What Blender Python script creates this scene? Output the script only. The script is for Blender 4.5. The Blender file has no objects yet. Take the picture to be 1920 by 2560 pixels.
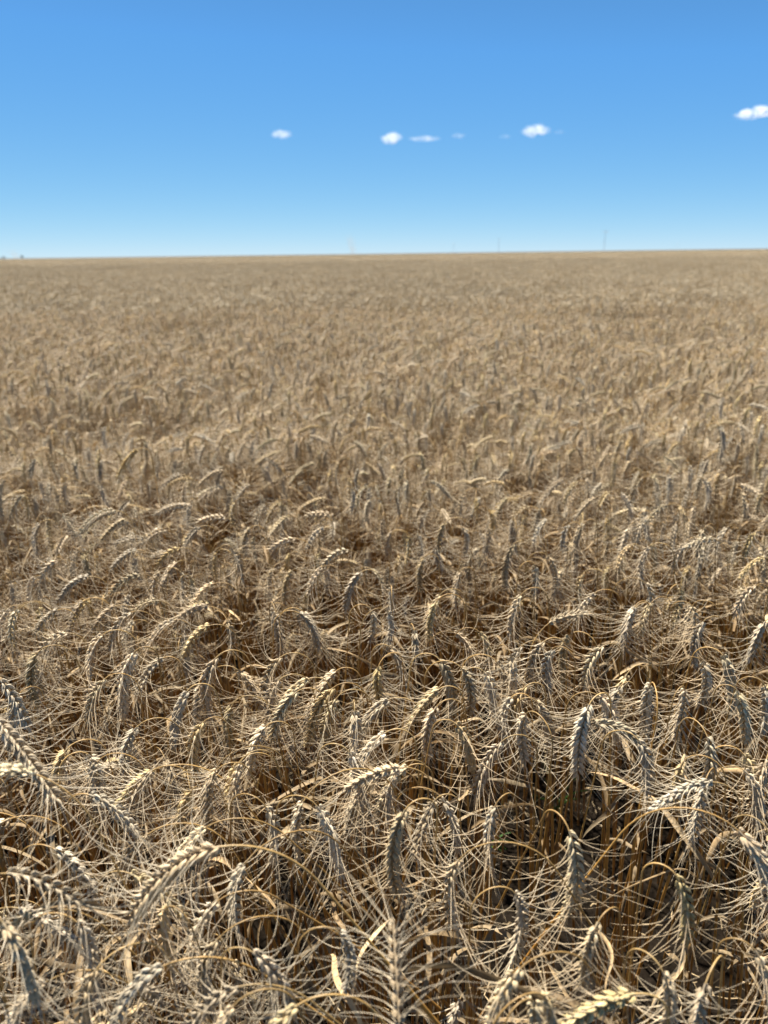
import bpy, math
import numpy as np
from mathutils import Matrix, Vector
R = math.radians
C = bpy.context.scene.collection
S = bpy.context.scene
rng = np.random.default_rng(11)

# ------------------------------------------------------------------ camera, sky, sun, exposure
FPX = 1870.0                      # focal length in photo pixels (frame 1920 x 2560)
CAM_Z = 1.33
PITCH, ROLL = R(19.06), R(-0.75)
cam = bpy.data.cameras.new('camera'); camo = bpy.data.objects.new('camera', cam); C.objects.link(camo)
cam.sensor_fit = 'VERTICAL'; cam.sensor_height = 24.0
cam.lens = 24.0 * FPX / 2560.0
cam.clip_start = 0.02; cam.clip_end = 30000
RM = (Matrix.Rotation(R(90) - PITCH, 3, 'X') @ Matrix.Rotation(ROLL, 3, 'Z'))
camo.matrix_world = Matrix.Translation((0, 0, CAM_Z)) @ RM.to_4x4()
cam.dof.use_dof = True; cam.dof.focus_distance = .96; cam.dof.aperture_fstop = cam.lens / 5.0
cam.dof.aperture_blades = 0
S.camera = camo
SUN_EL, SUN_AZ = 69.0, -32.0      # azimuth: degrees to the right of straight ahead (+y)
w = bpy.data.worlds.new('World'); S.world = w; w.use_nodes = True
nt = w.node_tree; bg = nt.nodes['Background']
sky = nt.nodes.new('ShaderNodeTexSky'); sky.sky_type = 'NISHITA'; sky.sun_disc = False
sky.sun_elevation = R(SUN_EL); sky.sun_rotation = R(SUN_AZ)
sky.altitude = 0; sky.air_density = 0.35; sky.dust_density = 0.0; sky.ozone_density = 3.0
EXPOSURE = 1.3
sp = nt.nodes.new('ShaderNodeSeparateColor'); cb = nt.nodes.new('ShaderNodeCombineColor'); nt.links.new(sky.outputs[0], sp.inputs[0])
for ch, (gam, gain, lin) in enumerate(((.939, 1.13, 1.3), (.520, 2.63, 2.0), (.135, 6.42, 2.12))):      # the phone camera's vivid rendering of a clear sky
    pw = nt.nodes.new('ShaderNodeMath'); pw.operation = 'POWER'; pw.inputs[1].default_value = gam
    ml = nt.nodes.new('ShaderNodeMath'); ml.operation = 'MULTIPLY'; ml.inputs[1].default_value = gain
    nt.links.new(sp.outputs[ch], pw.inputs[0]); nt.links.new(pw.outputs[0], ml.inputs[0]); nt.links.new(sp.outputs[ch], pw.inputs[0])
    m2 = nt.nodes.new('ShaderNodeMath'); m2.operation = 'MULTIPLY'; m2.inputs[1].default_value = lin; nt.links.new(sp.outputs[ch], m2.inputs[0])
    mn = nt.nodes.new('ShaderNodeMath'); mn.operation = 'MINIMUM'; nt.links.new(ml.outputs[0], mn.inputs[0]); nt.links.new(m2.outputs[0], mn.inputs[1]); nt.links.new(mn.outputs[0], cb.inputs[ch])
nt.links.new(cb.outputs[0], bg.inputs[0]); bg.inputs[1].default_value = 0.11 / 2 ** EXPOSURE
sun = bpy.data.lights.new('sun', 'SUN'); suno = bpy.data.objects.new('sun', sun); C.objects.link(suno)
sun.energy = 5.0; sun.angle = R(0.53); sun.color = (1.0, 0.955, 0.865)
sd = Vector((math.sin(R(SUN_AZ)) * math.cos(R(SUN_EL)), math.cos(R(SUN_AZ)) * math.cos(R(SUN_EL)), math.sin(R(SUN_EL))))
suno.rotation_euler = sd.to_track_quat('Z', 'Y').to_euler()
S.view_settings.view_transform = 'Standard'; S.view_settings.look = 'None'
S.view_settings.exposure = EXPOSURE; S.view_settings.gamma = 1.0
S.render.engine = 'CYCLES'
S.cycles.max_bounces = 24; S.cycles.diffuse_bounces = 2; S.cycles.glossy_bounces = 2
S.cycles.transmission_bounces = 3; S.cycles.transparent_max_bounces = 64; S.cycles.volume_bounces = 24

RMn = np.array(RM)
def ray(px, py):
    d = RMn @ np.array([(px - 960) / FPX, -(py - 1280) / FPX, -1.0])
    return d                                       # not normalised: |camera z| = 1
def at_z(px, py, z):
    d = ray(px, py); t = (z - CAM_Z) / d[2]
    return np.array([0, 0, CAM_Z]) + d * t
def project(p):
    q = RMn.T @ (np.asarray(p) - np.array([0, 0, CAM_Z]))
    return 960 + FPX * q[0] / -q[2], 1280 - FPX * q[1] / -q[2]

# ------------------------------------------------------------------ materials
def mat_attr(name, rough, spec, transl, nscale, namp, stretch=(1, 1, 1), var=1.0, bump=0.0):
    m = bpy.data.materials.new(name); m.use_nodes = True; t = m.node_tree; n = t.nodes; l = t.links
    p = n['Principled BSDF']; out = n['Material Output']
    a = n.new('ShaderNodeAttribute'); a.attribute_name = 'col'
    tc = n.new('ShaderNodeTexCoord'); mp = n.new('ShaderNodeMapping'); mp.inputs['Scale'].default_value = stretch
    nz = n.new('ShaderNodeTexNoise'); nz.inputs['Scale'].default_value = nscale; nz.inputs['Detail'].default_value = 3
    l.new(tc.outputs['Object'], mp.inputs[0]); l.new(mp.outputs[0], nz.inputs['Vector'])
    mr = n.new('ShaderNodeMapRange'); mr.inputs[1].default_value = 0.3; mr.inputs[2].default_value = 0.7
    mr.inputs[3].default_value = 1 - namp; mr.inputs[4].default_value = 1 + namp
    l.new(nz.outputs[0], mr.inputs[0])
    oi = n.new('ShaderNodeObjectInfo'); mo = n.new('ShaderNodeMapRange')
    mo.inputs[3].default_value = 1 - .24 * var; mo.inputs[4].default_value = 1 + .14 * var
    l.new(oi.outputs['Random'], mo.inputs[0])
    mu = n.new('ShaderNodeMath'); mu.operation = 'MULTIPLY'; l.new(mr.outputs[0], mu.inputs[0]); l.new(mo.outputs[0], mu.inputs[1])
    vm = n.new('ShaderNodeVectorMath'); vm.operation = 'SCALE'; l.new(a.outputs['Color'], vm.inputs[0]); l.new(mu.outputs[0], vm.inputs['Scale'])
    v2 = n.new('ShaderNodeVectorMath'); v2.operation = 'MULTIPLY'; l.new(vm.outputs[0], v2.inputs[0]); 
    fr_ = n.new('ShaderNodeMath'); fr_.operation = 'MULTIPLY'; fr_.inputs[1].default_value = 37.7; f2 = n.new('ShaderNodeMath'); f2.operation = 'FRACT'
    l.new(oi.outputs['Random'], fr_.inputs[0]); l.new(fr_.outputs[0], f2.inputs[0])
    tm = n.new('ShaderNodeMix'); tm.data_type = 'VECTOR'; l.new(f2.outputs[0], tm.inputs[0]); tm.inputs[4].default_value = (1 + .05 * var, 1 - .03 * var, 1 - .13 * var); tm.inputs[5].default_value = (1 - .04 * var, 1 - .01 * var, 1 + .04 * var)
    l.new(tm.outputs[1], v2.inputs[1])
    l.new(v2.outputs[0], p.inputs['Base Color']); p.inputs['Roughness'].default_value = rough
    p.inputs['Specular IOR Level'].default_value = spec
    if bump:
        bp = n.new('ShaderNodeBump'); bp.inputs['Strength'].default_value = bump; bp.inputs['Distance'].default_value = 0.0006
        l.new(nz.outputs[0], bp.inputs['Height']); l.new(bp.outputs[0], p.inputs['Normal'])
    if transl:
        tr = n.new('ShaderNodeBsdfTranslucent'); l.new(v2.outputs[0], tr.inputs[0])
        mx = n.new('ShaderNodeMixShader'); mx.inputs[0].default_value = transl
        l.new(p.outputs[0], mx.inputs[1]); l.new(tr.outputs[0], mx.inputs[2]); l.new(mx.outputs[0], out.inputs[0])
    return m
M_STEM = mat_attr('straw_stem', 0.42, 0.4, 0.05, 160, 0.22, (1, 1, 0.12), bump=0.3)
M_HUSK = mat_attr('wheat_husk', 0.5, 0.3, 0.17, 420, 0.18, (1, 1, 1), bump=0.4)
M_AWN = mat_attr('wheat_awn', 0.42, 0.4, 0.2, 60, 0.12)
M_LEAF = mat_attr('dry_leaf', 0.6, 0.25, 0.25, 180, 0.22, (1, 1, 0.4))
MATS = [M_STEM, M_HUSK, M_AWN, M_LEAF]
FAR_MATS = [mat_attr('far_stem', .5, .3, 0, 160, .1, var=.15), mat_attr('far_husk', .5, .3, .12, 300, .12, var=.15), mat_attr('far_awn', .45, .4, .2, 60, .1, var=.15)]

# ------------------------------------------------------------------ mesh helpers
class Acc:
    def __init__(s): s.v = []; s.f = []; s.m = []; s.c = []; s.n = 0
    def add(s, v, f, mat, col):
        v = np.asarray(v, float).reshape(-1, 3); f = np.asarray(f, int).reshape(-1, 4)
        s.v.append(v); s.f.append(f + s.n); s.m.append(np.full(len(f), mat)); s.n += len(v)
        s.c.append(np.broadcast_to(np.asarray(col, float), (len(v), 3)))
    def xform(s, M3, off):
        a = Acc(); a.v = [v @ M3.T + off for v in s.v]; a.f = s.f; a.m = s.m; a.c = s.c; a.n = s.n; return a
    def merge(s, o):
        for v, f, m, c in zip(o.v, o.f, o.m, o.c): pass
        V = np.concatenate(o.v); F = np.concatenate(o.f)
        s.v.append(V); s.f.append(F + s.n); s.m.append(np.concatenate(o.m)); s.c.append(np.concatenate(o.c)); s.n += len(V)
    def mesh(s, name, mats, smooth=True):
        V = np.concatenate(s.v); F = np.concatenate(s.f); M = np.concatenate(s.m); Cc = np.concatenate(s.c)
        me = bpy.data.meshes.new(name)
        me.vertices.add(len(V)); me.vertices.foreach_set('co', V.ravel().astype(np.float32))
        me.loops.add(len(F) * 4); me.loops.foreach_set('vertex_index', F.ravel().astype(np.int32))
        me.polygons.add(len(F)); me.polygons.foreach_set('loop_start', np.arange(0, len(F) * 4, 4, dtype=np.int32))
        used = sorted(set(M.tolist())); mp = {u: i for i, u in enumerate(used)}
        me.polygons.foreach_set('material_index', np.array([mp[x] for x in M.tolist()], dtype=np.int32))
        me.update(calc_edges=True)
        if smooth: me.polygons.foreach_set('use_smooth', np.ones(len(F), dtype=bool))
        at = me.attributes.new('col', 'FLOAT_COLOR', 'POINT')
        at.data.foreach_set('color', np.concatenate([Cc, np.ones((len(Cc), 1))], 1).ravel().astype(np.float32))
        for u in used: me.materials.append(mats[u])
        return me
def nrm(a): return a / np.maximum(np.linalg.norm(a, axis=-1, keepdims=True), 1e-9)
def gridfaces(m, n, k, closed=True):
    """faces of m tubes with n rings of k verts"""
    i = np.arange(n - 1)[:, None]; j = np.arange(k if closed else k - 1)[None, :]; j2 = (j + 1) % k
    f = np.stack([i * k + j, i * k + j2, (i + 1) * k + j2, (i + 1) * k + j], -1).reshape(-1, 4)
    return (f[None] + (np.arange(m) * n * k)[:, None, None]).reshape(-1, 4)
def frames(P):
    T = nrm(np.gradient(P, axis=-2))
    return T
def tubes(acc, P, r, k, mat, col, flat=1.0):
    """P (m,n,3), r (m,n) or (n,)"""
    P = np.asarray(P, float)
    if P.ndim == 2: P = P[None]
    m, n, _ = P.shape; r = np.broadcast_to(r, (m, n)); T = frames(P)
    ref = np.where(np.abs(T[:, :1, 1:2]) < 0.8, np.array([0, 1.0, 0]), np.array([1.0, 0, 0]))
    ref = np.broadcast_to(ref, T.shape)
    N = nrm(np.cross(T, ref)); B = np.cross(T, N)
    a = np.arange(k) * 2 * math.pi / k
    V = P[:, :, None] + r[..., None, None] * (np.cos(a)[:, None] * N[:, :, None] + flat * np.sin(a)[:, None] * B[:, :, None])
    col = np.asarray(col, float)
    if col.ndim == 3: cc = np.broadcast_to(col[:, :, None], V.shape).reshape(-1, 3)
    elif col.ndim == 2: cc = np.broadcast_to(col[None, :, None], V.shape).reshape(-1, 3)
    else: cc = col
    acc.add(V, gridfaces(m, n, k), mat, cc)
HL = np.array([0, .12, .3, .52, .74, .9, 1.0]); HW = np.array([.35, .8, 1.0, .95, .62, .28, .05])
def husks(acc, base, D, W, L, wd, th, bend, col, k=6):
    m = len(base); D = nrm(D); Tk = nrm(np.cross(D, W)); W = np.cross(Tk, D)
    n = len(HL); a = np.arange(k) * 2 * math.pi / k
    ctr = base[:, None] + D[:, None] * (HL[None, :, None] * L[:, None, None]) + Tk[:, None] * (bend[:, None, None] * (4 * HL * (1 - HL))[None, :, None])
    V = ctr[:, :, None] + HW[None, :, None, None] * (np.cos(a)[:, None] * W[:, None, None] * wd[:, None, None, None] + np.sin(a)[:, None] * Tk[:, None, None] * th[:, None, None, None])
    cc = np.broadcast_to(col[:, None, None, :] * (1.0 - 0.0 * HL)[None, :, None, None], V.shape).reshape(-1, 3)
    acc.add(V, gridfaces(m, n, k), 1, cc)
    return ctr[:, -1]
def leaf(acc, P, wd, roll, col, fold=0.35):
    P = np.asarray(P, float); T = frames(P[None])[0]
    ref = np.array([0, 0, 1.0]) if abs(T[0, 2]) < .9 else np.array([1.0, 0, 0])
    S_ = nrm(np.cross(T, np.broadcast_to(ref, T.shape))); U = np.cross(S_, T)
    cr, sr = np.cos(roll)[:, None], np.sin(roll)[:, None]
    A = S_ * cr + U * sr; B = -S_ * sr + U * cr
    V = np.stack([P - A * wd[:, None] + B * wd[:, None] * fold, P - B * wd[:, None] * .15, P + A * wd[:, None] + B * wd[:, None] * fold], 1)
    acc.add(V, gridfaces(1, len(P), 3, closed=False), 3, col)

# ------------------------------------------------------------------ one wheat stalk
def path_stalk(rg, yaw, thc, bendE, L, zE, th0, thb, Ln):
    """local curve: ear base at (0,0,zE); back down the neck and the stem to z=0. Headings measured from straight up, toward yaw.
    Returns stem points (root first) and ear points, root moved to the origin, and the root's offset from the ear base."""
    u = np.array([math.cos(yaw), math.sin(yaw), 0]); pn = np.array([-u[1], u[0], 0]); z = np.array([0, 0, 1.0])
    def hd(t): return u * math.sin(t) + z * math.cos(t)
    E = [np.array([0, 0, zE])]; n = 13; thn = thc - 4 / 3 * bendE
    for i in range(n - 1):
        t = (i + .5) / (n - 1); E.append(E[-1] + hd(thn + 2 * bendE * (1 - (1 - t) ** 2)) * L / (n - 1))
    E = np.array(E)
    Pn = [E[0]]; th = []; nn = 10
    for i in range(nn):
        t = (i + .5) / nn; tt = (1 - t); tt = tt ** 1.25
        Pn.append(Pn[-1] - hd(th0 + (thn - th0) * tt) * Ln / nn)
    wob = rg.uniform(-1, 1) * .02; ds = .045; k = 0
    zt = Pn[-1][2]; 
    while Pn[-1][2] > 0.001 and k < 60:
        f = 1 - max(Pn[-1][2], 0) / max(zt, .01); t = th0 + (thb - th0) * f
        step = min(ds, max(Pn[-1][2] / max(math.cos(t), .2), .002))
        Pn.append(Pn[-1] - hd(t) * step + pn * wob * math.sin(k * .5 + 1) * .3); k += 1
    St = np.array(Pn[::-1]); root = St[0].copy(); root[2] = 0
    St -= root; E = E - root
    return St, E, -root, u, pn

def build_stalk(rg, yaw, thc, bendE=.3, L=.088, zE=.78, th0=.1, thb=.03, Ln=.12, fat=1.0, tone=None, nleaf=1, awn=1.0, detail=True, splay=1.0, flag=False):
    St, E, off, u, pn = path_stalk(rg, yaw, thc, bendE, L, zE, th0, thb, Ln)
    if tone is None: tone = rg.uniform(0, 1)
    base = np.array([.64, .53, .365]) * (1 - .45 * tone) + np.array([.43, .34, .235]) * .45 * tone
    base = base * rg.uniform(.92, 1.12); 
    gold = rg.uniform(0, 1) ** 3; base = base * (1 - gold * np.array([0, .08, .38]))
    # stem
    a_st = Acc(); n = len(St); s = np.concatenate([[0], np.cumsum(np.linalg.norm(np.diff(St, axis=0), axis=1))]); tot = s[-1]
    up = tot - s                                     # distance below the ear
    rr = np.interp(up, [0, .03, .12, .20, .22, .6, 1.2], [.0008, .00085, .0011, .0013, .0020, .0022, .0024]) * rg.uniform(.9, 1.1) * (fat ** .5)
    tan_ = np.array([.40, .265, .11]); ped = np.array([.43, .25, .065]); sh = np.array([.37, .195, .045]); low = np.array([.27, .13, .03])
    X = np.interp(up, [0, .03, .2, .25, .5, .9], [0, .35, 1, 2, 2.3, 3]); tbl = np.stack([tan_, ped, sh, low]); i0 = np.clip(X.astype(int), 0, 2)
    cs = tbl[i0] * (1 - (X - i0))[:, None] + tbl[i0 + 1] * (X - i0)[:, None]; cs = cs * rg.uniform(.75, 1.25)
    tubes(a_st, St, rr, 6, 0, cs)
    for d in (.215, .40 + rg.uniform(-.03, .03), .58):
        if tot > d + .06:
            k = [np.interp(tot - d + o, s, St[:, j]) for o in (-.006, -.002, .002, .006) for j in range(3)]
            q = np.array(k).reshape(4, 3); tubes(a_st, q, np.array([.0021, .0031, .0031, .0021]) * fat ** .5, 6, 0, np.array([.20, .115, .045]) * rg.uniform(.7, 1.3))
    # leaves
    leaves = []
    for i in range(nleaf):
        d = (.22, .40, .58)[i % 3] if not (flag and i == 0) else .2
        if tot < d + .05: continue
        b = np.array([np.interp(tot - d, s, St[:, j]) for j in range(3)])
        ya = rg.uniform(0, 6.28); ll = rg.uniform(.07, .2) if not flag else rg.uniform(.08, .14); m = 12
        t = np.linspace(0, 1, m); ho = np.array([math.cos(ya), math.sin(ya), 0])
        h0 = rg.uniform(.2, .7); h1 = rg.uniform(1.9, 3.1); H = h0 + (h1 - h0) * t ** .8
        st = np.stack([np.sin(H)[:, None] * ho + np.cos(H)[:, None] * np.array([0, 0, 1.])], 0)[0] * (ll / m)
        P = b + np.cumsum(st, 0) + np.stack([np.sin(t * 7 + ya), np.cos(t * 6), 0 * t], 1) * .004
        wl = rg.uniform(.0025, .0045) * np.sin(np.clip(t * .9 + .12, 0, 1) * math.pi) ** .6
        a_lf = Acc(); leaves.append(a_lf); leaf(a_lf, P, wl, rg.uniform(-3, 3) * t + rg.uniform(0, 3), np.array([.40, .29, .16]) * (rg.uniform(.4, 1.0) if not (flag and i == 0) else 1.7), fold=rg.uniform(.2, .9))
    # ear: spikelets in two ranks
    a_e = Acc(); a_b = Acc(); el = np.linspace(0, 1, len(E)); nsp = max(10, int(round(L / .0049)))
    psi = rg.uniform(0, math.pi); tw = rg.uniform(-.5, .5)
    tubes(a_e, E, np.full(len(E), .0011), 5, 1, base * .8)
    ts = (np.arange(nsp) + .3) / nsp * .955
    Pb = np.stack([np.interp(ts, el, E[:, j]) for j in range(3)], 1)
    T_ = nrm(np.gradient(E, axis=0)); Tb = nrm(np.stack([np.interp(ts, el, T_[:, j]) for j in range(3)], 1))
    Nn = nrm(np.cross(Tb, pn[None])); sgn = np.where(np.arange(nsp) % 2 == 0, 1.0, -1.0)
    ang = psi + tw * ts
    Pd = Nn * np.cos(ang)[:, None] + pn[None] * np.sin(ang)[:, None]; Qd = np.cross(Tb, Pd); Pd = Pd * sgn[:, None]
    size = np.interp(ts, [0, .12, .5, .85, 1], [.75, 1.0, 1.05, .9, .65]) * fat
    B0 = []; D0 = []; W0 = []; L0 = []; w0 = []; t0 = []; kind = []; rad = []; tpos = []
    for off_q, off_t, a_out, a_q, ln, wd, kd in ((-.0021, 0, .40, -.34, .0112, .0025, 1), (.0021, .0006, .40, .34, .0112, .0025, 1), (0, .003, .52, 0, .0102, .0023, 2),
                                                 (-.0028, -.0012, .48, -.5, .009, .0021, 0), (.0028, -.0012, .48, .5, .009, .0021, 0)):
        j = rg.normal(0, .07, nsp); j2 = rg.normal(0, .09, nsp)
        ao = (a_out * splay * 1.2 + j)
        D = Tb * np.cos(ao)[:, None] + Pd * np.sin(ao)[:, None] + Qd * (a_q * splay * .8 + j2)[:, None]
        bb = Pb + Pd * .0013 + Qd * (off_q * size)[:, None] + Tb * (off_t * size)[:, None]
        B0.append(bb); D0.append(D); W0.append(Qd); L0.append(ln * size * rg.uniform(.88, 1.12, nsp)); w0.append(wd * size); t0.append(wd * .72 * size)
        kind.append(np.full(nsp, kd)); rad.append(Pd * math.cos(a_q * 1.9) + Qd * math.sin(a_q * 1.9)); tpos.append(ts)
    # terminal spikelet
    for a_q in (-.25, .25, 0):
        B0.append(E[-1:] - T_[-1:] * .003); D0.append(T_[-1:] + Qd[-1:] * a_q); W0.append(Qd[-1:]); L0.append(np.array([.010 * fat])); w0.append(np.array([.0017])); t0.append(np.array([.0013]))
        kind.append(np.array([1])); rad.append(Qd[-1:] * (1 if a_q > 0 else -1)); tpos.append(np.array([1.0]))
    B0 = np.concatenate(B0); D0 = nrm(np.concatenate(D0)); W0 = np.concatenate(W0); L0 = np.concatenate(L0); w0 = np.concatenate(w0); t0 = np.concatenate(t0)
    kind = np.concatenate(kind); rad = nrm(np.concatenate(rad)); tpos = np.concatenate(tpos)
    hc = base[None] * rg.uniform(.84, 1.14, (len(B0), 1)) * np.where(rg.uniform(0, 1, (len(B0), 1)) < .06, np.array([[1.35, 1.4, 1.5]]), 1.0)
    tips = husks(a_e, B0, D0, W0, L0, w0, t0, -.0009 * np.ones(len(B0)), hc, k=6 if detail else 4)
    # awns
    sel = np.where((kind == 1) & (rg.uniform(0, 1, len(kind)) < .8) | (kind == 2) & (rg.uniform(0, 1, len(kind)) < .4))[0]
    m = len(sel); n = 8 if detail else 5; t = np.linspace(0, 1, n)
    ax = nrm(np.stack([np.interp(tpos[sel], el, T_[:, j]) for j in range(3)], 1))
    rd = rad[sel] + rg.normal(0, .22, (m, 3)); rd = nrm(rd - ax * np.sum(rd * ax, 1, keepdims=True))
    bfin = np.clip(np.interp(tpos[sel], [0, .5, .85, 1], [1.65, 1.5, 1.05, .5]) * awn + rg.normal(0, .24, m), .1, 2.3)
    d0 = D0[sel]; d1 = ax * np.cos(bfin)[:, None] + rd * np.sin(bfin)[:, None]
    La = rg.uniform(.045, .078, m) * np.interp(tpos[sel], [0, .15, .6, 1], [.7, 1, 1, .85])
    wgt = (t ** .5)[None, :, None]; dd = nrm(d0[:, None] * (1 - wgt) + d1[:, None] * wgt)
    dd = nrm(dd + rg.normal(0, .035, (m, 1, 3)) * t[None, :, None])
    P = tips[:, None][sel] - d0[:, None] * .001 + np.concatenate([np.zeros((m, 1, 3)), np.cumsum(dd[:, 1:], 1)], 1) * (La / (n - 1))[:, None, None]
    ra = np.interp(t, [0, .08, .6, 1], [.0007, .00034, .00025, .00010])
    ac = np.array([.70, .57, .385])[None, None] * rg.uniform(.75, 1.15, (m, 1, 1)) * np.ones((m, n, 3))
    tubes(a_b, P, ra, 3, 2, ac)
    return dict(gold=gold, stem=a_st, leaves=leaves, ear=a_e, beard=a_b, off=off, crest=E[0], tip=E[-1])

# ------------------------------------------------------------------ ground
def add_mesh_obj(name, me, parent=None, **props):
    o = bpy.data.objects.new(name, me); C.objects.link(o)
    if parent is not None: o.parent = parent
    for k, v in props.items(): o[k] = v
    return o
def soil_material():
    m = bpy.data.materials.new('soil'); m.use_nodes = True; t = m.node_tree; n = t.nodes; l = t.links; p = n['Principled BSDF']
    tc = n.new('ShaderNodeTexCoord')
    a = n.new('ShaderNodeTexNoise'); a.inputs['Scale'].default_value = 7; a.inputs['Detail'].default_value = 9; a.inputs['Roughness'].default_value = .7
    b = n.new('ShaderNodeTexNoise'); b.inputs['Scale'].default_value = 85; b.inputs['Detail'].default_value = 6
    l.new(tc.outputs['Object'], a.inputs['Vector']); l.new(tc.outputs['Object'], b.inputs['Vector'])
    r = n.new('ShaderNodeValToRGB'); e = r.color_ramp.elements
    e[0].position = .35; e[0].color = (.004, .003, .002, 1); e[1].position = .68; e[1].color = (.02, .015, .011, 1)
    mx = n.new('ShaderNodeMath'); mx.operation = 'ADD'; h = n.new('ShaderNodeMath'); h.operation = 'MULTIPLY'; h.inputs[1].default_value = .5
    l.new(a.outputs[0], mx.inputs[0]); l.new(b.outputs[0], mx.inputs[1]); l.new(mx.outputs[0], h.inputs[0]); l.new(h.outputs[0], r.inputs[0])
    l.new(r.outputs[0], p.inputs['Base Color']); p.inputs['Roughness'].default_value = 1; p.inputs['Specular IOR Level'].default_value = 0
    bp = n.new('ShaderNodeBump'); bp.inputs['Strength'].default_value = .9; bp.inputs['Distance'].default_value = .012
    l.new(h.outputs[0], bp.inputs['Height']); l.new(bp.outputs[0], p.inputs['Normal'])
    return m
def wave(x, y, seed=0, f=1.0):
    r = np.random.default_rng(100 + seed); o = 0 * x
    for i in range(7):
        a = r.uniform(0, 6.28); k = f * r.uniform(.6, 2.6); o = o + np.sin(x * k * math.cos(a) + y * k * math.sin(a) + r.uniform(0, 6.28)) / 7 * 1.6
    return o
def sheet(xs, ys, zf):
    X, Y = np.meshgrid(xs, ys); Z = zf(X, Y); V = np.stack([X, Y, Z], -1).reshape(-1, 3)
    return V, gridfaces(1, len(ys), len(xs), closed=False)
near = np.linspace(-3, 3, 121)
xs = np.concatenate([[-9000, -900, -90, -20, -6], near, [6, 20, 90, 900, 9000]])
ysn = np.concatenate([[-400, -40, -6], np.linspace(-1.5, 4.5, 121), [8, 20, 90, 900, 9000, 14000]])
def gz(X, Y):
    m = np.clip(1 - (np.maximum(np.abs(X) - 2.4, 0) + np.maximum(np.abs(Y - 1.5) - 2.4, 0)) / .5, 0, 1)
    return (wave(X, Y, 1, 14) * .006 + wave(X, Y, 2, 45) * .005) * m
ga = Acc(); V, F = sheet(xs, ysn, gz); ga.add(V, F, 0, (1, 1, 1))
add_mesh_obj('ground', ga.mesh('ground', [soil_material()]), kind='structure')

# ------------------------------------------------------------------ stalks traced from the photograph: crest x, y -> ear tip x, y
H = []
def blk(x0, y0, sc, rows):
    for r in rows:
        H.append((x0 + r[0] / sc, y0 + r[1] / sc, x0 + r[2] / sc, y0 + r[3] / sc, r[4] if len(r) > 4 else {}))
blk(0, 1500, 2.592, [
 (60,50,0,260),(120,75,112,230),(255,45,275,200),(540,10,460,210),(745,40,610,190),(850,80,715,330),(1030,5,900,70),(440,215,260,350),
 (665,225,600,520),(870,340,822,760),(238,350,262,700,dict(side=0)),(1060,375,945,540),(1400,375,1372,790),(1215,590,1155,960),(885,825,850,1060),
 (1130,130,960,300),(1350,40,1130,140),(1360,165,1185,390),(1470,130,1500,340),(1545,455,1659,640),(680,510,598,760),(0,520,120,690,dict(z=.84)),
 (440,960,432,1180),(570,1000,650,1240),(1000,1100,850,1260),(1410,1100,1370,1400,dict(side=0)),(1550,1050,1530,1420,dict(side=0)),(1500,690,1512,960),
 (120,620,135,800),(1320,790,1300,960)])
blk(640, 1500, 2.592, [
 (130,90,150,370),(280,85,410,340),(745,60,738,200),(855,80,860,250),(1170,10,1115,260),(1025,195,1032,380),(860,300,935,500),(795,430,835,640),
 (520,460,445,590),(160,370,118,470),(150,520,112,730),(265,595,100,910),(500,570,335,950,dict(fat=1.1)),(520,640,440,1030),(860,645,688,880),
 (1190,390,1268,790),(1280,210,1425,425),(1450,210,1500,390),(1190,575,1105,680),(1170,690,1105,1040),(1290,800,1385,1060),(1480,470,1512,640),
 (1560,400,1585,540),(1655,370,1618,600),(1655,630,1605,920),(840,860,610,1180),(960,1085,700,1180,dict(fat=1.15)),(985,1080,830,1320,dict(fat=1.1)),(1590,920,1400,1270),
 (65,820,30,940),(605,990,632,1090),(345,510,270,600),(640,720,655,850),(1330,440,1350,560)])
blk(1280, 1500, 2.592, [
 (60,10,8,190),(240,150,415,105),(370,235,328,630),(260,320,215,620),(205,270,155,390),(590,300,465,540),(800,50,712,340),(900,20,858,150),
 (745,480,700,660),(1240,140,1175,460),(1235,400,1205,660),(1172,50,1160,200),(1365,360,1382,750),(895,550,868,910),(1120,580,1055,880),
 (500,680,395,1150,dict(fat=1.2)),(560,620,625,830),(540,800,640,850),(1640,140,1510,400),(1640,560,1595,800),(1460,590,1475,820),(820,910,835,1270,dict(fat=1.05)),(1265,885,1170,1230,dict(fat=1.1)),
 (1110,1050,1080,1180),(1500,1000,1535,1270),(90,560,8,770),(90,740,68,1070),(160,660,205,820),(60,300,-5,440),(1300,1180,1120,1250),(1650,1030,1600,1150),(700,560,640,700)])
blk(0, 1900, 1.728, [
 (150,60,-30,90,dict(z=.92,lean=.3)),(-20,-170,290,160,dict(z=.93,up=1,fat=.8)),(660,45,568,230,dict(lean=.3)),(420,10,440,170),(825,135,800,310),(930,45,918,230),(1040,10,1030,210),
 (385,150,600,305,dict(z=.82)),(640,320,478,570),(890,290,812,420,dict(lean=.6)),(950,375,560,690,dict(lean=.6,fat=1.1)),(1150,205,1185,450),
 (235,385,430,560,dict(lean=.2)),(30,490,350,600,dict(z=.86)),(10,700,150,890,dict(z=.86)),(330,700,395,900),(1310,180,1308,320),(1370,200,1485,490),(1640,60,1490,340),
 (940,610,845,860,dict(lean=.7)),(1058,450,1045,720),(705,890,515,1150,dict(lean=.75)),(1030,980,860,1130,dict(lean=.7)),(1285,1060,1220,1190,dict(lean=.5)),(1465,745,1490,930),
 (940,775,930,860),(1090,830,1200,960),(560,490,650,550),(40,255,-10,310),(150,660,30,760),(80,640,230,720),(720,640,735,790),(1010,1060,990,1160),(420,900,425,1050,dict(lean=.3)),(200,960,100,1140)])
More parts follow.
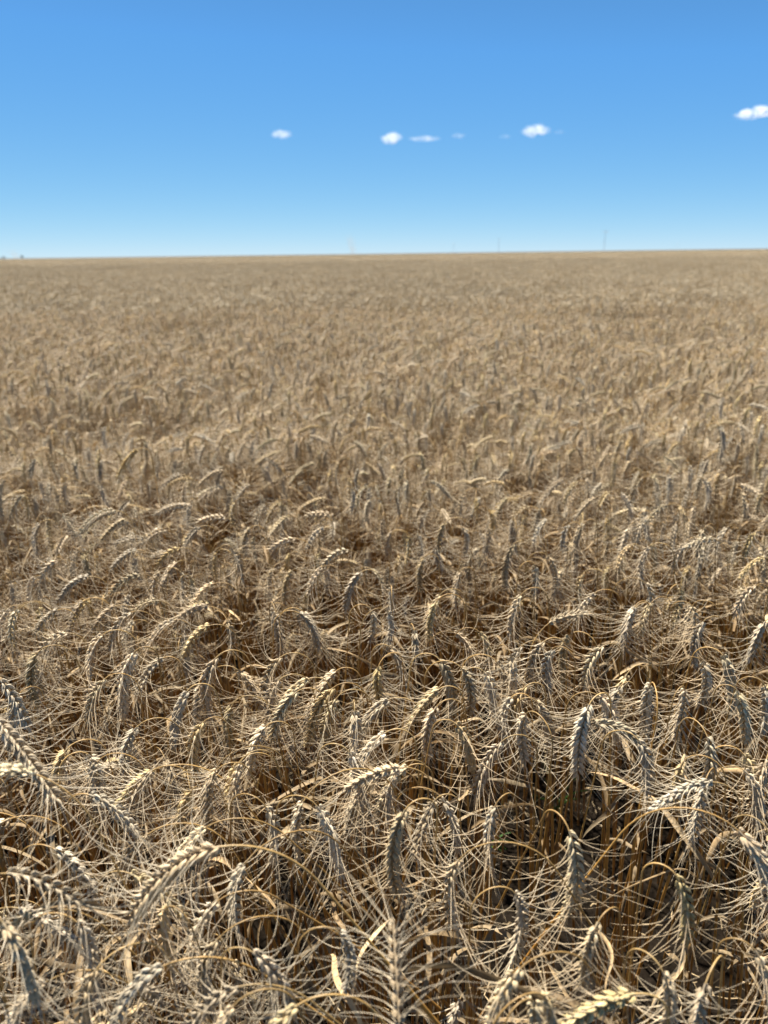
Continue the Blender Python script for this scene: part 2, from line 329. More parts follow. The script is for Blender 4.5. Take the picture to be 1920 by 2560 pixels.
blk(960, 1900, 1.728, [
 (222,172,148,350),(250,165,302,340),(92,215,58,600,dict(fat=1.0)),(60,35,8,250),(325,430,290,725,dict(lean=.5)),(800,308,715,700,dict(lean=.3,fat=1.15)),
 (565,575,540,870),(925,700,850,890),(590,900,410,1170,dict(lean=.45,fat=1.15)),(1085,1010,850,1100,dict(fat=1.2)),(1205,915,1125,1130,dict(lean=.1)),(1390,965,1315,1110),
 (1262,500,1258,770,dict(fat=1.1)),(1530,305,1630,700,dict(lean=.45,fat=1.15)),(1385,100,1300,330),(1555,45,1580,250),(1655,300,1640,420),(70,1180,52,890,dict(up=1,z=.80,fat=.8)),
 (690,1020,665,1190),(640,1040,625,1170),(480,200,470,330),(1600,820,1610,1000)])
blk(0, 1100, 1.728, [
 (15,170,8,350),(595,40,475,200),(310,90,330,170),(150,80,128,180),(165,180,187,270),(225,190,242,260),(285,180,284,250),(135,235,146,300),(500,305,330,415),
 (265,320,312,390),(172,360,164,500),(780,150,685,225),(965,135,850,205),(830,290,665,322),(975,335,865,350),(1205,265,1168,330),(1145,280,1118,350),(1082,380,1062,450),
 (1015,270,1010,345),(720,390,600,455),(592,475,478,565),(775,465,688,535),(865,375,808,445),(1000,465,1052,610),(935,490,930,600),(780,575,790,700),(820,590,822,670),
 (692,565,670,670),(385,590,248,705),(605,580,478,665),(382,690,308,810),(250,520,185,600),(1275,425,1178,470),(1440,330,1365,328),(1462,95,1450,175),(1140,80,1212,135),
 (1520,210,1510,320),(1550,125,1544,200),(1562,570,1488,750),(1505,475,1438,515),(1262,565,1230,700),(1392,550,1338,650),(925,620,838,710),(905,705,765,775),(1312,745,1375,870),
 (1400,380,1348,440),(75,730,60,860),(250,735,150,840),(550,340,430,440),(620,430,540,440),(1600,260,1590,350),(1080,190,1030,240),(380,30,400,130)])
blk(960, 1100, 1.728, [
 (350,225,330,330),(562,450,518,650),(268,355,238,490),(100,415,95,530),(862,360,828,550),(800,365,768,480),(1112,165,1068,280),(775,170,668,275),(835,180,800,240),
 (996,90,990,210),(905,110,900,220),(1020,230,1072,340),(912,250,828,335),(1222,280,1158,335),(1132,340,1108,400),(702,340,648,440),(535,250,508,300),(342,380,350,500),
 (445,370,446,470),(1145,460,1108,640),(1062,455,998,570),(706,500,742,660),(857,580,840,700),(172,510,158,660),(327,570,310,730),(242,670,188,860),(592,670,538,860),
 (1082,720,1038,870),(1432,430,1338,455),(1302,440,1258,530),(1382,170,1392,300),(1226,150,1226,285),(1320,110,1326,190),(1602,400,1558,500),(1642,510,1555,580),
 (1602,630,1498,770),(1282,640,1240,810),(1332,715,1318,810),(1385,380,1368,440),(1130,620,1137,710),(650,540,650,660),(64,190,72,330),(200,180,292,255),(910,660,880,700),
 (1450,-60,1450,130),(1480,380,1440,470),(30,640,5,800)])

def thing(name, label, cat, loc, group=None, rotz=0.0, scale=1.0):
    o = bpy.data.objects.new(name, None); C.objects.link(o); o.location = loc; o.rotation_euler = (0, 0, rotz); o.scale = (scale,) * 3
    o.empty_display_size = .05; o['label'] = label; o['category'] = cat
    if group: o['group'] = group
    return o
STALKS = []          # (root empty, crest point, tip point, tone, descriptor)
def link_stalk(st, loc, info):
    t = thing('wheat_stalk', '', 'wheat stalk', loc, 'bearded wheat stalks in the near part of the field')
    add_mesh_obj('stem', st['stem'].mesh('stem', MATS), t)
    e = add_mesh_obj('ear', st['ear'].mesh('ear', MATS), t)
    add_mesh_obj('beard', st['beard'].mesh('beard', MATS), e)
    for q in st['leaves']: add_mesh_obj('leaf', q.mesh('leaf', MATS), t)
    loc = np.asarray(loc)
    info['gold'] = st['gold']; STALKS.append((t, loc + st['crest'], loc + st['tip'], info))
RIGHT = RMn @ np.array([1.0, 0, 0])
for i, (cx, cy, tx, ty, o) in enumerate(H):
    rg = np.random.default_rng(1000 + i)
    z = o.get('z', .79 + rg.uniform(-.015, .02))
    p = at_z(cx, cy, z); d = nrm(ray(cx, cy)); s = (RMn.T @ (p - [0, 0, CAM_Z]))[2] * -1
    dp = nrm(np.cross(d, RIGHT)); sa = -d[2] / math.hypot(d[0], d[1])
    def solve(s):
        a = (tx - cx) * s / FPX; b = (ty - cy) * s / FPX
        wv = b * sa * .9 if b > 0 and not o.get('up') else 0
        return a * RIGHT + b * dp + wv * d
    v = solve(s); L = np.linalg.norm(v); Lmax = .108 if cy > 1900 else .1
    if L > Lmax:
        if o.get('z') is None:
            f = max(Lmax / L, .86); p = np.array([0, 0, CAM_Z]) + (p - [0, 0, CAM_Z]) * f; v = v * f
        v = v * Lmax / np.linalg.norm(v) if np.linalg.norm(v) > Lmax * 1.12 else v
    elif L < (.072 if cy > 1600 else .06): v = v * (.072 if cy > 1600 else .06) / L
    L = np.linalg.norm(v); hz = math.hypot(v[0], v[1])
    yaw = math.atan2(v[1], v[0])
    if hz < .16 * L and 'side' not in o:
        yaw = rg.uniform(0, 6.28) if rg.uniform() < .5 else (math.pi if v[0] < 0 else 0) + rg.uniform(-.6, .6)
    if 'side' in o: yaw = (0 if o['side'] else math.pi) + .3
    thc = math.atan2(v[0] * math.cos(yaw) + v[1] * math.sin(yaw), v[2])
    if thc < 0: thc += 2 * math.pi
    bend = rg.uniform(.22, .48) if thc > 2.2 else rg.uniform(.3, .5)
    if o.get('up'): bend = .12
    lean = o.get('lean', rg.uniform(-.02, .16)); 
    if 'lean' not in o and cx < 900 and cy > 1900 and math.cos(yaw) < 0: lean = rg.uniform(.2, .5)
    lean = min(lean, .8 * (thc - 4 / 3 * bend)) if not o.get('up') else .15
    st = build_stalk(rg, yaw, thc, bendE=bend, L=L, zE=p[2], th0=lean, thb=lean * .55, Ln=rg.uniform(.035, .075) * (1.8 if lean > .3 else 1),
                     fat=o.get('fat', 1.0) * rg.uniform(.94, 1.1) * (.8 if cy > 1900 else 1.0 if cy > 1600 else .9) * (.45 + .55 * L / .095), nleaf=int(rg.integers(0, 3)), splay=rg.uniform(.85, 1.15), flag=rg.uniform() < .2)
    link_stalk(st, (p[0] - st['crest'][0], p[1] - st['crest'][1], 0.0), dict(dx=tx - cx, dy=ty - cy))

# ------------------------------------------------------------------ filler stalks: canopy height, gaps, scatter
HOLES = [(1650, 2290, .13), (1420, 2050, .11), (1130, 2080, .09), (1500, 2160, .08), (760, 2300, .08), (610, 1520, .06), (1230, 2150, .07), (900, 1640, .05)]
DIPS = [(-.95, 2.85, .5, .17), (-1.65, 6.7, .4, .3), (.25, 2.62, .28, .12), (-.55, 3.6, .3, .1), (1.1, 3.4, .25, .12), (-.2, 4.6, .35, .12), (1.9, 5.2, .3, .14), (-2.1, 4.3, .35, .14), (2.6, 7.3, .5, .2)]
def canopy(x, y):
    h = .775 + .028 * wave(x, y, 3, 1.6) + .018 * wave(x, y, 4, 4.5)
    for a, b, r, dz in DIPS: h = h - dz * np.exp(-((x - a) ** 2 + (y - b) ** 2) / r ** 2)
    return h + .03 * np.exp(-((x + .9) ** 2 / .5 + (y - 2.25) ** 2 / .04))
def segdist(p, a, b):
    d = b - a; t = np.clip(((p - a) @ d) / (d @ d), 0, 1); return np.linalg.norm(p - a - t[:, None] * d, axis=1)
holeseg = [(at_z(x, y, .62)[:2], at_z(x, y, 0)[:2], r) for x, y, r in HOLES]
def scatter(y0, y1, dens, margin, seed):
    r = np.random.default_rng(seed); wmax = .57 * y1 + margin; step = 1 / math.sqrt(dens)
    gx = np.arange(-wmax, wmax, step); gy = np.arange(y0, y1, step); X, Y = np.meshgrid(gx, gy)
    P = np.stack([X, Y], -1).reshape(-1, 2) + r.uniform(-.55, .55, (X.size, 2)) * step
    return P[np.abs(P[:, 0]) < .57 * P[:, 1] + margin]
fr = np.random.default_rng(77)
lowP = scatter(-.25, 1.5, 500, .75, 1)
for a, b, r in holeseg: lowP = lowP[segdist(lowP, a, b) > r]
midP = scatter(1.5, 2.3, 430, .9, 2); farP = scatter(2.3, 8.2, 740, 1.3, 3)
FILL = []
for P, lo, hi in ((lowP, .56, .735), (midP, .60, .77)):
    for q in P:
        z = fr.uniform(lo, hi)
        pb = (.92 if q[0] > -.02 else .68) if P is lowP else .35
        bare = bool(fr.uniform() < pb)
        if bare: z -= fr.uniform(0, .1)
        if q[1] < .25: z = min(z, .66)
        FILL.append((q[0], q[1], z, bare))
# the near fillers that show largest complete the set of individual stalks
vis = []
for k, (x, y, z, bare) in enumerate(FILL):
    if bare: continue
    px, py = project((x, y, z))
    if 20 < px < 1900 and 700 < py < 2540 and y > .12: vis.append(((z - .6) * 5 - y * 1.2 + fr.uniform(0, .7), k))
vis.sort(reverse=True); NIND = 300 - len(H); take = set(k for _, k in vis[:max(NIND, 0)])
def fill_params(rg, x, z):
    thc = rg.choice([rg.uniform(2.65, 3.35), rg.uniform(1.6, 2.5), rg.uniform(.8, 1.4)], p=[.82, .14, .04])
    yaw = rg.normal(math.pi, .9) if rg.uniform() < (.75 if x < 0 else .5) else rg.uniform(0, 6.28)
    return dict(yaw=yaw, thc=thc, bendE=rg.uniform(.18, .45), L=rg.uniform(.052, .073), zE=z, th0=rg.uniform(-.02, .28), thb=rg.uniform(-.02, .12), Ln=rg.uniform(.03, .075),
                fat=rg.uniform(.74, .92), nleaf=int(rg.integers(1, 4)), splay=rg.uniform(.85, 1.15))
for k in sorted(take):
    x, y, z, bare = FILL[k]; rg = np.random.default_rng(5000 + k); pr = fill_params(rg, x, z)
    st = build_stalk(rg, **pr)
    link_stalk(st, (x, y, 0), {})
print('stalk things', len(STALKS))

# labels: every near stalk described by its look and by where its bend is seen
used = set()
for t, c, tip, info in STALKS:
    (ax, ay), (bx, by) = project(c), project(tip); dx, dy = bx - ax, by - ay
    if dy < -20: pose = 'wheat stalk with upright ear'
    elif abs(dx) < .22 * dy: pose = 'wheat stalk, ear hanging straight down'
    elif abs(dx) > 1.1 * abs(dy): pose = 'wheat stalk arching far ' + ('left' if dx < 0 else 'right')
    else: pose = 'wheat stalk drooping ' + ('left' if dx < 0 else 'right')
    X, Y = ax / 19.2, ay / 25.6
    if info['gold'] > .5: pose = 'golden ' + pose.replace(' straight', '')
    lab = f'{pose}, bend {X:.0f} percent across and {Y:.0f} percent down the photo'
    if X < 0 or X > 100 or Y > 100:
        side = 'left edge' if X < 0 else 'right edge' if X > 100 else 'bottom edge'
        lab = f'{pose}, bend just past {side}, ' + (f'{Y:.0f} percent down' if side != 'bottom edge' else f'{X:.0f} percent across')
    if lab in used: lab = lab.replace(f'{X:.0f} percent across and', f'{X:.1f} percent across,').replace(' straight down, bend', ' down, bend')
    used.add(lab); t['label'] = lab

# ------------------------------------------------------------------ the rest of the crop: one object, instanced stalks near, low-poly patches far
VC = bpy.data.collections.new('wheat_sources')
NV, NB, NT = 26, 6, 6
for i in range(NT):
    r = np.random.default_rng(300 + i); A = Acc(); side = 1.25; n = int(side * side * 540)
    P = r.uniform(-side / 2, side / 2, (n, 2))
    for x, y in P:
        zc = .775 + .03 * wave(np.array(x), np.array(y), 20 + i, 3.5) + r.normal(0, .022)
        pr = fill_params(r, -.2, float(zc))
        St, E, off, u, pn = path_stalk(r, pr['yaw'], pr['thc'], pr['bendE'], pr['L'], pr['zE'], pr['th0'], pr['thb'], pr['Ln'])
        o = np.array([x, y, 0]); tone = r.uniform(.75, 1.3)
        idx = np.unique(np.clip(np.array([0, len(St) // 3, len(St) - 10, len(St) - 7, len(St) - 4, len(St) - 1]), 0, len(St) - 1))
        Sq = St[idx]
        tubes(A, Sq + o, np.linspace(.0022, .0011, len(Sq)), 3, 0, np.array([.29, .175, .055]) * tone)
        Eq = E[[0, 2, 4, 6, 8, 10, 12]]
        tubes(A, Eq + o, np.array([.0028, .0052, .0046, .0056, .0046, .0047, .0013]), 4, 1, np.array([.535, .44, .30]) * tone)
        k = 12; tt = r.uniform(.1, 1, k); b = np.stack([np.interp(tt, np.linspace(0, 1, 13), E[:, j]) for j in range(3)], 1)
        T_ = nrm(E[-1] - E[0]); rd = nrm(np.cross(T_[None], r.normal(0, 1, (k, 3)))); L_ = r.uniform(.04, .065, (k, 1))
        Q = np.stack([b, b + (rd * .75 + T_ * .5) * L_ * .5, b + (rd * 1.1 + T_ * .5 + np.array([0, 0, .1])) * L_], 1)
        tubes(A, Q + o, np.array([.0007, .0006, .0003]), 3, 2, np.array([.65, .54, .36]) * tone)
    VC.objects.link(bpy.data.objects.new('wheat_patch.%03d' % (i + 1), A.mesh('wheat_patch', FAR_MATS)))
for i in range(NV + NB):
    rg = np.random.default_rng(400 + i); pr = fill_params(rg, -.2, .77); pr['yaw'] = rg.normal(0, .15)
    if i >= NV: pr['thc'] = rg.uniform(.1, .6); pr['bendE'] = .05; pr['nleaf'] = i % 3; pr['th0'] = rg.uniform(0, .1)
    st = build_stalk(rg, **pr); A = Acc(); shift = -np.array([st['crest'][0], st['crest'][1], 0]) * 0
    for key in ('stem',) + (('ear', 'beard') if i < NV else ()):
        if st[key].n: A.merge(st[key])
    for q in st['leaves']: A.merge(q)
    VC.objects.link(bpy.data.objects.new('wheat_plant.%03d' % (i + 1), A.mesh('wheat_plant', MATS)))
pts = []; rot = []; scl = []; vi = []
def put(x, y, v, rz, s, tilt=(0, 0), sx=None):
    pts.append((x, y, 0)); vi.append(v); rot.append((tilt[0], tilt[1], rz)); scl.append((sx or s, sx or s, s))
pr_ = np.random.default_rng(9)
for k, (x, y, z, bare) in enumerate(FILL):
    if k in take: continue
    v = NT + (pr_.integers(NV, NV + NB) if bare else pr_.integers(0, NV)); yaw = pr_.normal(math.pi, 1.0) if pr_.uniform() < .6 else pr_.uniform(0, 6.28)
    put(x, y, v, yaw, z / .77, tilt=(pr_.normal(0, .06), pr_.normal(0, .06)))
hc = canopy(farP[:, 0], farP[:, 1])
for (x, y), h in zip(farP, hc):
    z = h + pr_.normal(-.012, .028); under = pr_.uniform() < .22
    if under: z -= pr_.uniform(.05, .2)
    v = NT + (pr_.integers(NV, NV + NB) if under and pr_.uniform() < .4 else pr_.integers(0, NV))
    yaw = pr_.normal(math.pi, 1.0) if pr_.uniform() < .55 else pr_.uniform(0, 6.28)
    put(x, y, v, yaw, z / .77, tilt=(pr_.normal(0, .07), pr_.normal(0, .07)))
def tiles(y0, y1, side, sx):
    for y in np.arange(y0, y1, side):
        hw = .6 * y + 5
        for x in np.arange(-hw, hw, side):
            jx, jy = pr_.uniform(-.08, .08, 2) * side
            zs = 1 + .035 * float(wave(np.array(x), np.array(y), 5, .35)) + .02 * float(wave(np.array(x), np.array(y), 6, 1.1)) + pr_.normal(0, .012)
            if pr_.uniform() < .02: zs -= .05
            put(x + jx, y + jy, pr_.integers(0, NT), pr_.integers(0, 4) * math.pi / 2, zs, sx=sx)
tiles(8.1 + .6, 60, 1.2, 1.0); tiles(60.6, 330, 1.8, 1.5)
print('instances', len(pts))
me = bpy.data.meshes.new('wheat_field'); me.vertices.add(len(pts)); me.vertices.foreach_set('co', np.array(pts, dtype=np.float32).ravel())
a = me.attributes.new('rot', 'FLOAT_VECTOR', 'POINT'); a.data.foreach_set('vector', np.array(rot, dtype=np.float32).ravel())
a = me.attributes.new('scl', 'FLOAT_VECTOR', 'POINT'); a.data.foreach_set('vector', np.array(scl, dtype=np.float32).ravel())
a = me.attributes.new('vi', 'INT', 'POINT'); a.data.foreach_set('value', np.array(vi, dtype=np.int32))
wf = add_mesh_obj('wheat_field', me, kind='stuff', label='dense ripe wheat crop stretching from the near stalks to the horizon')
g = bpy.data.node_groups.new('scatter', 'GeometryNodeTree')
g.interface.new_socket('Geometry', in_out='INPUT', socket_type='NodeSocketGeometry'); g.interface.new_socket('Geometry', in_out='OUTPUT', socket_type='NodeSocketGeometry')
N = g.nodes; Lk = g.links; gi = N.new('NodeGroupInput'); go = N.new('NodeGroupOutput')
ci = N.new('GeometryNodeCollectionInfo'); ci.inputs['Collection'].default_value = VC; ci.inputs['Separate Children'].default_value = True; ci.inputs['Reset Children'].default_value = True
ip = N.new('GeometryNodeInstanceOnPoints'); ip.inputs['Pick Instance'].default_value = True
def attr(name, dt):
    q = N.new('GeometryNodeInputNamedAttribute'); q.data_type = dt; q.inputs['Name'].default_value = name; return q.outputs[0]
er = N.new('FunctionNodeEulerToRotation'); Lk.new(attr('rot', 'FLOAT_VECTOR'), er.inputs[0])
Lk.new(gi.outputs[0], ip.inputs['Points']); Lk.new(ci.outputs[0], ip.inputs['Instance']); Lk.new(attr('vi', 'INT'), ip.inputs['Instance Index'])
Lk.new(er.outputs[0], ip.inputs['Rotation']); Lk.new(attr('scl', 'FLOAT_VECTOR'), ip.inputs['Scale']); Lk.new(ip.outputs[0], go.inputs[0])
mod = wf.modifiers.new('scatter', 'NODES'); mod.node_group = g

# crop surface beyond the last stalks one can resolve
dm = bpy.data.materials.new('distant_crop'); dm.use_nodes = True; n = dm.node_tree.nodes; l = dm.node_tree.links; p = n['Principled BSDF']
tc = n.new('ShaderNodeTexCoord'); nz = n.new('ShaderNodeTexNoise'); nz.inputs['Scale'].default_value = .08; nz.inputs['Detail'].default_value = 8
rp = n.new('ShaderNodeValToRGB'); rp.color_ramp.elements[0].position = .35; rp.color_ramp.elements[0].color = (.09, .076, .052, 1); rp.color_ramp.elements[1].position = .65; rp.color_ramp.elements[1].color = (.118, .098, .067, 1)
l.new(tc.outputs['Object'], nz.inputs['Vector']); l.new(nz.outputs[0], rp.inputs[0]); l.new(rp.outputs[0], p.inputs['Base Color']); p.inputs['Roughness'].default_value = .9; p.inputs['Specular IOR Level'].default_value = .1
da = Acc(); V, F = sheet(np.concatenate([np.linspace(-9000, -600, 8), np.linspace(-500, 500, 41), np.linspace(600, 9000, 8)]), np.concatenate([np.linspace(326, 900, 30), [1500, 3000, 6000, 12000]]), lambda X, Y: .74 + .1 * wave(X, Y, 8, .02)); da.add(V, F, 0, (1, 1, 1))
add_mesh_obj('distant_field', da.mesh('distant_field', [dm]), kind='structure')

# ------------------------------------------------------------------ straw litter on the soil, green weeds
r = np.random.default_rng(21); A = Acc(); m = 9000
pos = np.stack([r.uniform(-1.9, 1.9, m), r.uniform(-.3, 3.0, m), r.uniform(.006, .022, m)], 1); ya = r.uniform(0, 6.28, m); ln = r.uniform(.008, .06, m)
dr = np.stack([np.cos(ya), np.sin(ya), r.normal(0, .12, m)], 1); cv = np.stack([-np.sin(ya), np.cos(ya), r.normal(0, .4, m)], 1) * (r.normal(0, .12, m) * ln)[:, None]
P = np.stack([pos - dr * ln[:, None] / 2, pos + cv, pos + dr * ln[:, None] / 2], 1)
cols = (np.array([.42, .33, .2])[None, None] * r.uniform(.12, 1.4, (m, 1, 1)) ** 1.5 * np.ones((m, 3, 3)))
tubes(A, P, r.uniform(.0005, .002, (m, 1)), 3, 0, cols, flat=.5)
add_mesh_obj('straw_litter', A.mesh('straw_litter', MATS), kind='stuff', label='broken straw and chaff littering the dark soil under the wheat')
M_GREEN = mat_attr('green_blade', .5, .3, .35, 90, .2)
def tuft(px, py, lab, nb, hgt):
    q = at_z(px, py, .02); A = Acc(); r = np.random.default_rng(int(px))
    for i in range(nb):
        a_ = r.uniform(0, 6.28); t = np.linspace(0, 1, 10); h = r.uniform(.6, 1) * hgt; ho = np.array([math.cos(a_), math.sin(a_), 0])
        P = ho * (t ** 1.8 * h * .6)[:, None] + np.array([0, 0, 1.]) * (h * (t - .35 * t ** 3))[:, None]
        leaf(A, P, .003 * (1 - t ** 2) + .0003, r.uniform(-.5, .5) + 0 * t, np.array([.07, .15, .03]) * r.uniform(.7, 1.3))
    o = add_mesh_obj('grass_tuft', A.mesh('grass_tuft', [M_GREEN] * 4), label=lab, category='grass tuft', group='green weeds between the stalks'); o.location = (q[0], q[1], 0)
tuft(1385, 2030, 'green grass tuft in the dark gap between stems, right of centre', 9, .16)
tuft(1212, 2130, 'single small green grass tuft low between stems near the centre', 5, .14)
tuft(270, 2110, 'small green weed tuft deep in the shade at the lower left', 6, .1)

# ------------------------------------------------------------------ things on the horizon
wood = bpy.data.materials.new('distance_faded_wood'); wood.use_nodes = True; n = wood.node_tree.nodes; l = wood.node_tree.links
nz = n.new('ShaderNodeTexNoise'); nz.inputs['Scale'].default_value = 6; rp = n.new('ShaderNodeValToRGB')
rp.color_ramp.elements[0].color = (.45, .45, .45, 1); rp.color_ramp.elements[1].color = (.6, .6, .6, 1)  # pale greys: the fading of far poles is painted into the wood colour
l.new(nz.outputs[0], rp.inputs[0]); l.new(rp.outputs[0], n['Principled BSDF'].inputs['Base Color']); n['Principled BSDF'].inputs['Roughness'].default_value = .85
def horizon_point(px, dist):
    d = ray(px, 634 - (px - 960) * .013); return d[0] / d[1] * dist, dist
def pole(px, toppx, dist, lab):
    x, y = horizon_point(px, dist); Ht = CAM_Z + toppx / FPX * dist
    t = thing('utility_pole', lab, 'utility pole', (x, y, 0), 'utility poles along the horizon')
    A = Acc(); tubes(A, np.array([[0, 0, 0], [0, 0, Ht * .5], [0, 0, Ht]]), np.array([.085, .075, .06]), 10, 0, (1, 1, 1)); add_mesh_obj('post', A.mesh('post', [wood]), t)
    A = Acc(); tubes(A, np.array([[-1.3, -.2, Ht - .7], [0, -.2, Ht - .7], [1.3, -.2, Ht - .7]]), np.array([.05, .05, .05]), 4, 0, (1, 1, 1)); cr = add_mesh_obj('crossarm', A.mesh('crossarm', [wood]), t)
    for q in (-1.15, -.5, .5, 1.15):
        A = Acc(); tubes(A, np.array([[q, -.2, Ht - .64], [q, -.2, Ht - .5], [q, -.2, Ht - .4]]), np.array([.04, .07, .03]), 8, 0, (1, 1, 1)); add_mesh_obj('insulator', A.mesh('insulator', [wood]), cr)
pole(1510, 46, 330, 'tallest utility pole on the horizon, right of the centre')
pole(1246, 31, 470, 'mid height faint utility pole between the tallest one and the photo centre')
pole(1134, 22, 640, 'short faint utility pole on the horizon, second nearest the photo centre')
pole(1691, 15, 900, 'shortest utility pole, on the horizon toward the right edge')
def far_tree(px, hpx, dist, lab, seed):
    x, y = horizon_point(px, dist); Ht = CAM_Z + hpx / FPX * dist; r = np.random.default_rng(seed)
    t = thing('tree', lab, 'tree', (x, y, 0), 'far trees on the horizon')
    A = Acc(); tubes(A, np.array([[0, 0, 0], [.1, 0, Ht * .4], [.05, .1, Ht * .8]]), np.array([.35, .28, .1]), 7, 0, (1, 1, 1)); add_mesh_obj('trunk', A.mesh('trunk', [wood]), t)
    A = Acc(); k = 900; cen = r.normal(0, 1, (9, 3)) * np.array([Ht * .3, Ht * .3, Ht * .14]) + np.array([0, 0, Ht * .66])
    cpos = cen[r.integers(0, 9, k)] + nrm(r.normal(0, 1, (k, 3))) * r.uniform(.3, 1, (k, 1)) * Ht * .17
    a_ = nrm(r.normal(0, 1, (k, 3))); b_ = nrm(np.cross(a_, r.normal(0, 1, (k, 3)))); s_ = .22
    V = np.stack([cpos - a_ * s_, cpos + b_ * s_, cpos + a_ * s_, cpos - b_ * s_], 1).reshape(-1, 3)
    A.add(V, np.arange(k * 4).reshape(-1, 4), 0, np.array([.24, .22, .16])); add_mesh_obj('crown', A.mesh('crown', [M_GREEN] * 4, smooth=False), t)
far_tree(10, 5, 900, 'low dark tree on the horizon at the left edge', 1)
far_tree(57, 6, 900, 'slightly taller tree on the horizon just in from the left edge', 2)

# ------------------------------------------------------------------ clouds and dust (closed lumpy volumes)
def vol_mat(name, col, dens, aniso, soft='ball'):
    m = bpy.data.materials.new(name); m.use_nodes = True; t = m.node_tree; t.nodes.remove(t.nodes['Principled BSDF'])
    v = t.nodes.new('ShaderNodeVolumePrincipled'); v.inputs['Color'].default_value = (*col, 1); v.inputs['Density'].default_value = dens; v.inputs['Anisotropy'].default_value = aniso
    n = t.nodes; l = t.links; tc = n.new('ShaderNodeTexCoord'); sb = n.new('ShaderNodeVectorMath'); sb.operation = 'SUBTRACT'; sb.inputs[1].default_value = (.5, .5, .5 if soft == 'ball' else .1)
    ln_ = n.new('ShaderNodeVectorMath'); ln_.operation = 'LENGTH'; mr = n.new('ShaderNodeMapRange'); mr.interpolation_type = 'SMOOTHSTEP'
    mr.inputs[1].default_value = .5 if soft == 'ball' else .9; mr.inputs[2].default_value = .12 if soft == 'ball' else 0; mr.inputs[3].default_value = 0; mr.inputs[4].default_value = 1
    nz = n.new('ShaderNodeTexNoise'); nz.inputs['Scale'].default_value = 3.5; nz.inputs['Detail'].default_value = 3; m2 = n.new('ShaderNodeMapRange'); m2.inputs[1].default_value = .35; m2.inputs[2].default_value = .65; m2.inputs[3].default_value = .3; m2.inputs[4].default_value = 1.7
    l.new(tc.outputs['Generated'], sb.inputs[0]); l.new(sb.outputs[0], ln_.inputs[0]); l.new(ln_.outputs['Value'], mr.inputs[0]); l.new(tc.outputs['Generated'], nz.inputs['Vector']); l.new(nz.outputs[0], m2.inputs[0])
    a = n.new('ShaderNodeMath'); a.operation = 'MULTIPLY'; l.new(mr.outputs[0], a.inputs[0]); l.new(m2.outputs[0], a.inputs[1])
    b = n.new('ShaderNodeMath'); b.operation = 'MULTIPLY'; l.new(a.outputs[0], b.inputs[0]); b.inputs[1].default_value = dens; l.new(b.outputs[0], v.inputs['Density'])
    t.links.new(v.outputs[0], t.nodes['Material Output'].inputs['Volume']); return m
def blob_mesh(A, c, rad, seed):
    nu, nv = 14, 9; r = np.random.default_rng(seed); ph = np.linspace(.03, math.pi - .03, nv); th = np.arange(nu) * 2 * math.pi / nu
    f = r.uniform(.8, 1.2, (nv, nu)); f = (f + np.roll(f, 1, 1)) / 2
    V = np.stack([np.sin(ph)[:, None] * np.cos(th) * f, np.sin(ph)[:, None] * np.sin(th) * f, np.cos(ph)[:, None] * f], -1)
    V = V * rad + c; n0 = A.n; A.add(V.reshape(-1, 3), gridfaces(1, nv, nu)[:, ::-1], 0, (1, 1, 1))
    bot = (nv - 1) * nu
    A.v.append(np.array([V[0].mean(0), V[-1].mean(0)])); A.c.append(np.ones((2, 3))); i0 = A.n; A.n += 2
    fs = []
    for k in range(0, nu, 2):
        fs.append([i0, n0 + k % nu, n0 + (k + 1) % nu, n0 + (k + 2) % nu]); fs.append([i0 + 1, n0 + bot + (k + 2) % nu, n0 + bot + (k + 1) % nu, n0 + bot + k % nu])
    A.f.append(np.array(fs)); A.m.append(np.zeros(len(fs), int))
CD = 6000.0
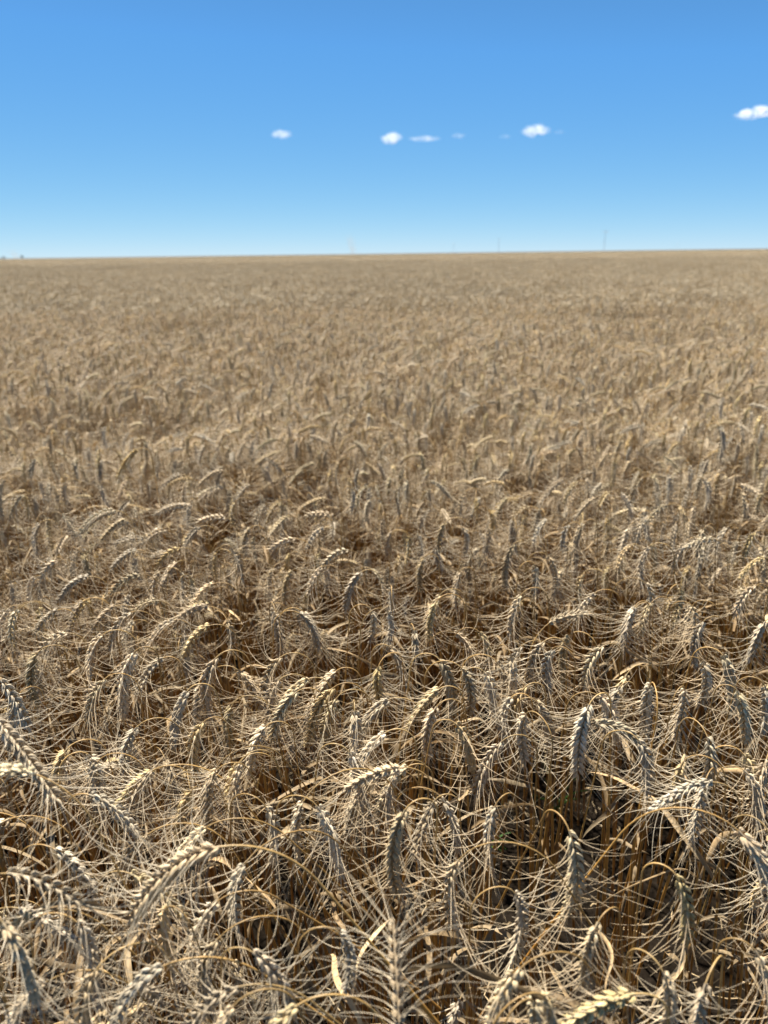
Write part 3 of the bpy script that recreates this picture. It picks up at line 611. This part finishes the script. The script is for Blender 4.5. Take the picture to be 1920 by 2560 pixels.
def cloud(px, py, wpx, hpx, dens, lab, seed, slope=0.0):
    d = ray(px, py); d = d / d[1] * CD; c = np.array([0, 0, CAM_Z]) + d; W = wpx * .95 / FPX * CD; Hh = hpx * .82 / FPX * CD; dens = dens * .9
    r = np.random.default_rng(seed); A = Acc(); k = 7
    for i in range(k):
        u = (i - (k - 1) / 2) / (k - 1)
        rr = (1 - 1.4 * abs(u) ** 1.5); sz = Hh * .5 * rr * r.uniform(.8, 1.15)
        blob_mesh(A, np.array([u * W * .8, r.uniform(-.1, .1) * W, u * W * slope + r.uniform(-.08, .18) * Hh]), np.array([W * .16 * r.uniform(.9, 1.3), Hh * .7, max(sz, Hh * .16)]), seed * 10 + i)
    o = add_mesh_obj('cloud', A.mesh('cloud', [vol_mat('cloud_vapour', (1, 1, 1), dens, .1)]), label=lab, category='cloud', group='small white clouds in a row'); o.location = c
cloud(705, 337, 50, 26, .016, 'small oval white cloud, leftmost of the row', 1)
cloud(979, 347, 52, 34, .022, 'bright compact white cloud above the middle of the horizon', 2, .12)
cloud(1062, 348, 76, 18, .016, 'long thin flat white cloud right of the compact middle one', 3)
cloud(1145, 340, 36, 14, .008, 'faint small cloud wisp between the long thin cloud and the next faint wisp', 4)
cloud(1262, 343, 34, 14, .004, 'very faint cloud wisp just left of the large white cloud', 5)
cloud(1338, 327, 66, 34, .02, 'largest fully visible white cloud, right of the centre', 6, .08)
cloud(1397, 331, 26, 12, .0045, 'tiny faint cloud wisp touching the right side of the large white cloud', 7)
cloud(1895, 283, 110, 38, .022, 'bright white cloud cut off by the right edge of the photo', 8, .12)
def plume(px, wpx, hpx, dist, dens, lab, seed, lean):
    x, y = horizon_point(px, dist); W = wpx / FPX * dist; Hh = hpx / FPX * dist; A = Acc(); r = np.random.default_rng(seed)
    for i in range(7):
        u = i / 6; blob_mesh(A, np.array([lean * u * W, 0, .8 + Hh * u * .9]), np.array([W * (.2 + .22 * u), W * (.2 + .22 * u), Hh * .14]), seed * 10 + i)
    o = add_mesh_obj('dust_plume', A.mesh('dust_plume', [vol_mat('dust', (.55, .42, .32), dens, .2, 'base')]), label=lab, category='dust plume', group='dust plumes on the horizon'); o.location = (x, y, 0)
plume(886, 34, 50, 700, .08, 'faint tan dust plume rising from the middle of the horizon', 3, -.35)
plume(46, 34, 24, 700, .06, 'faint low tan dust plume near the left end of the horizon', 4, -.5)
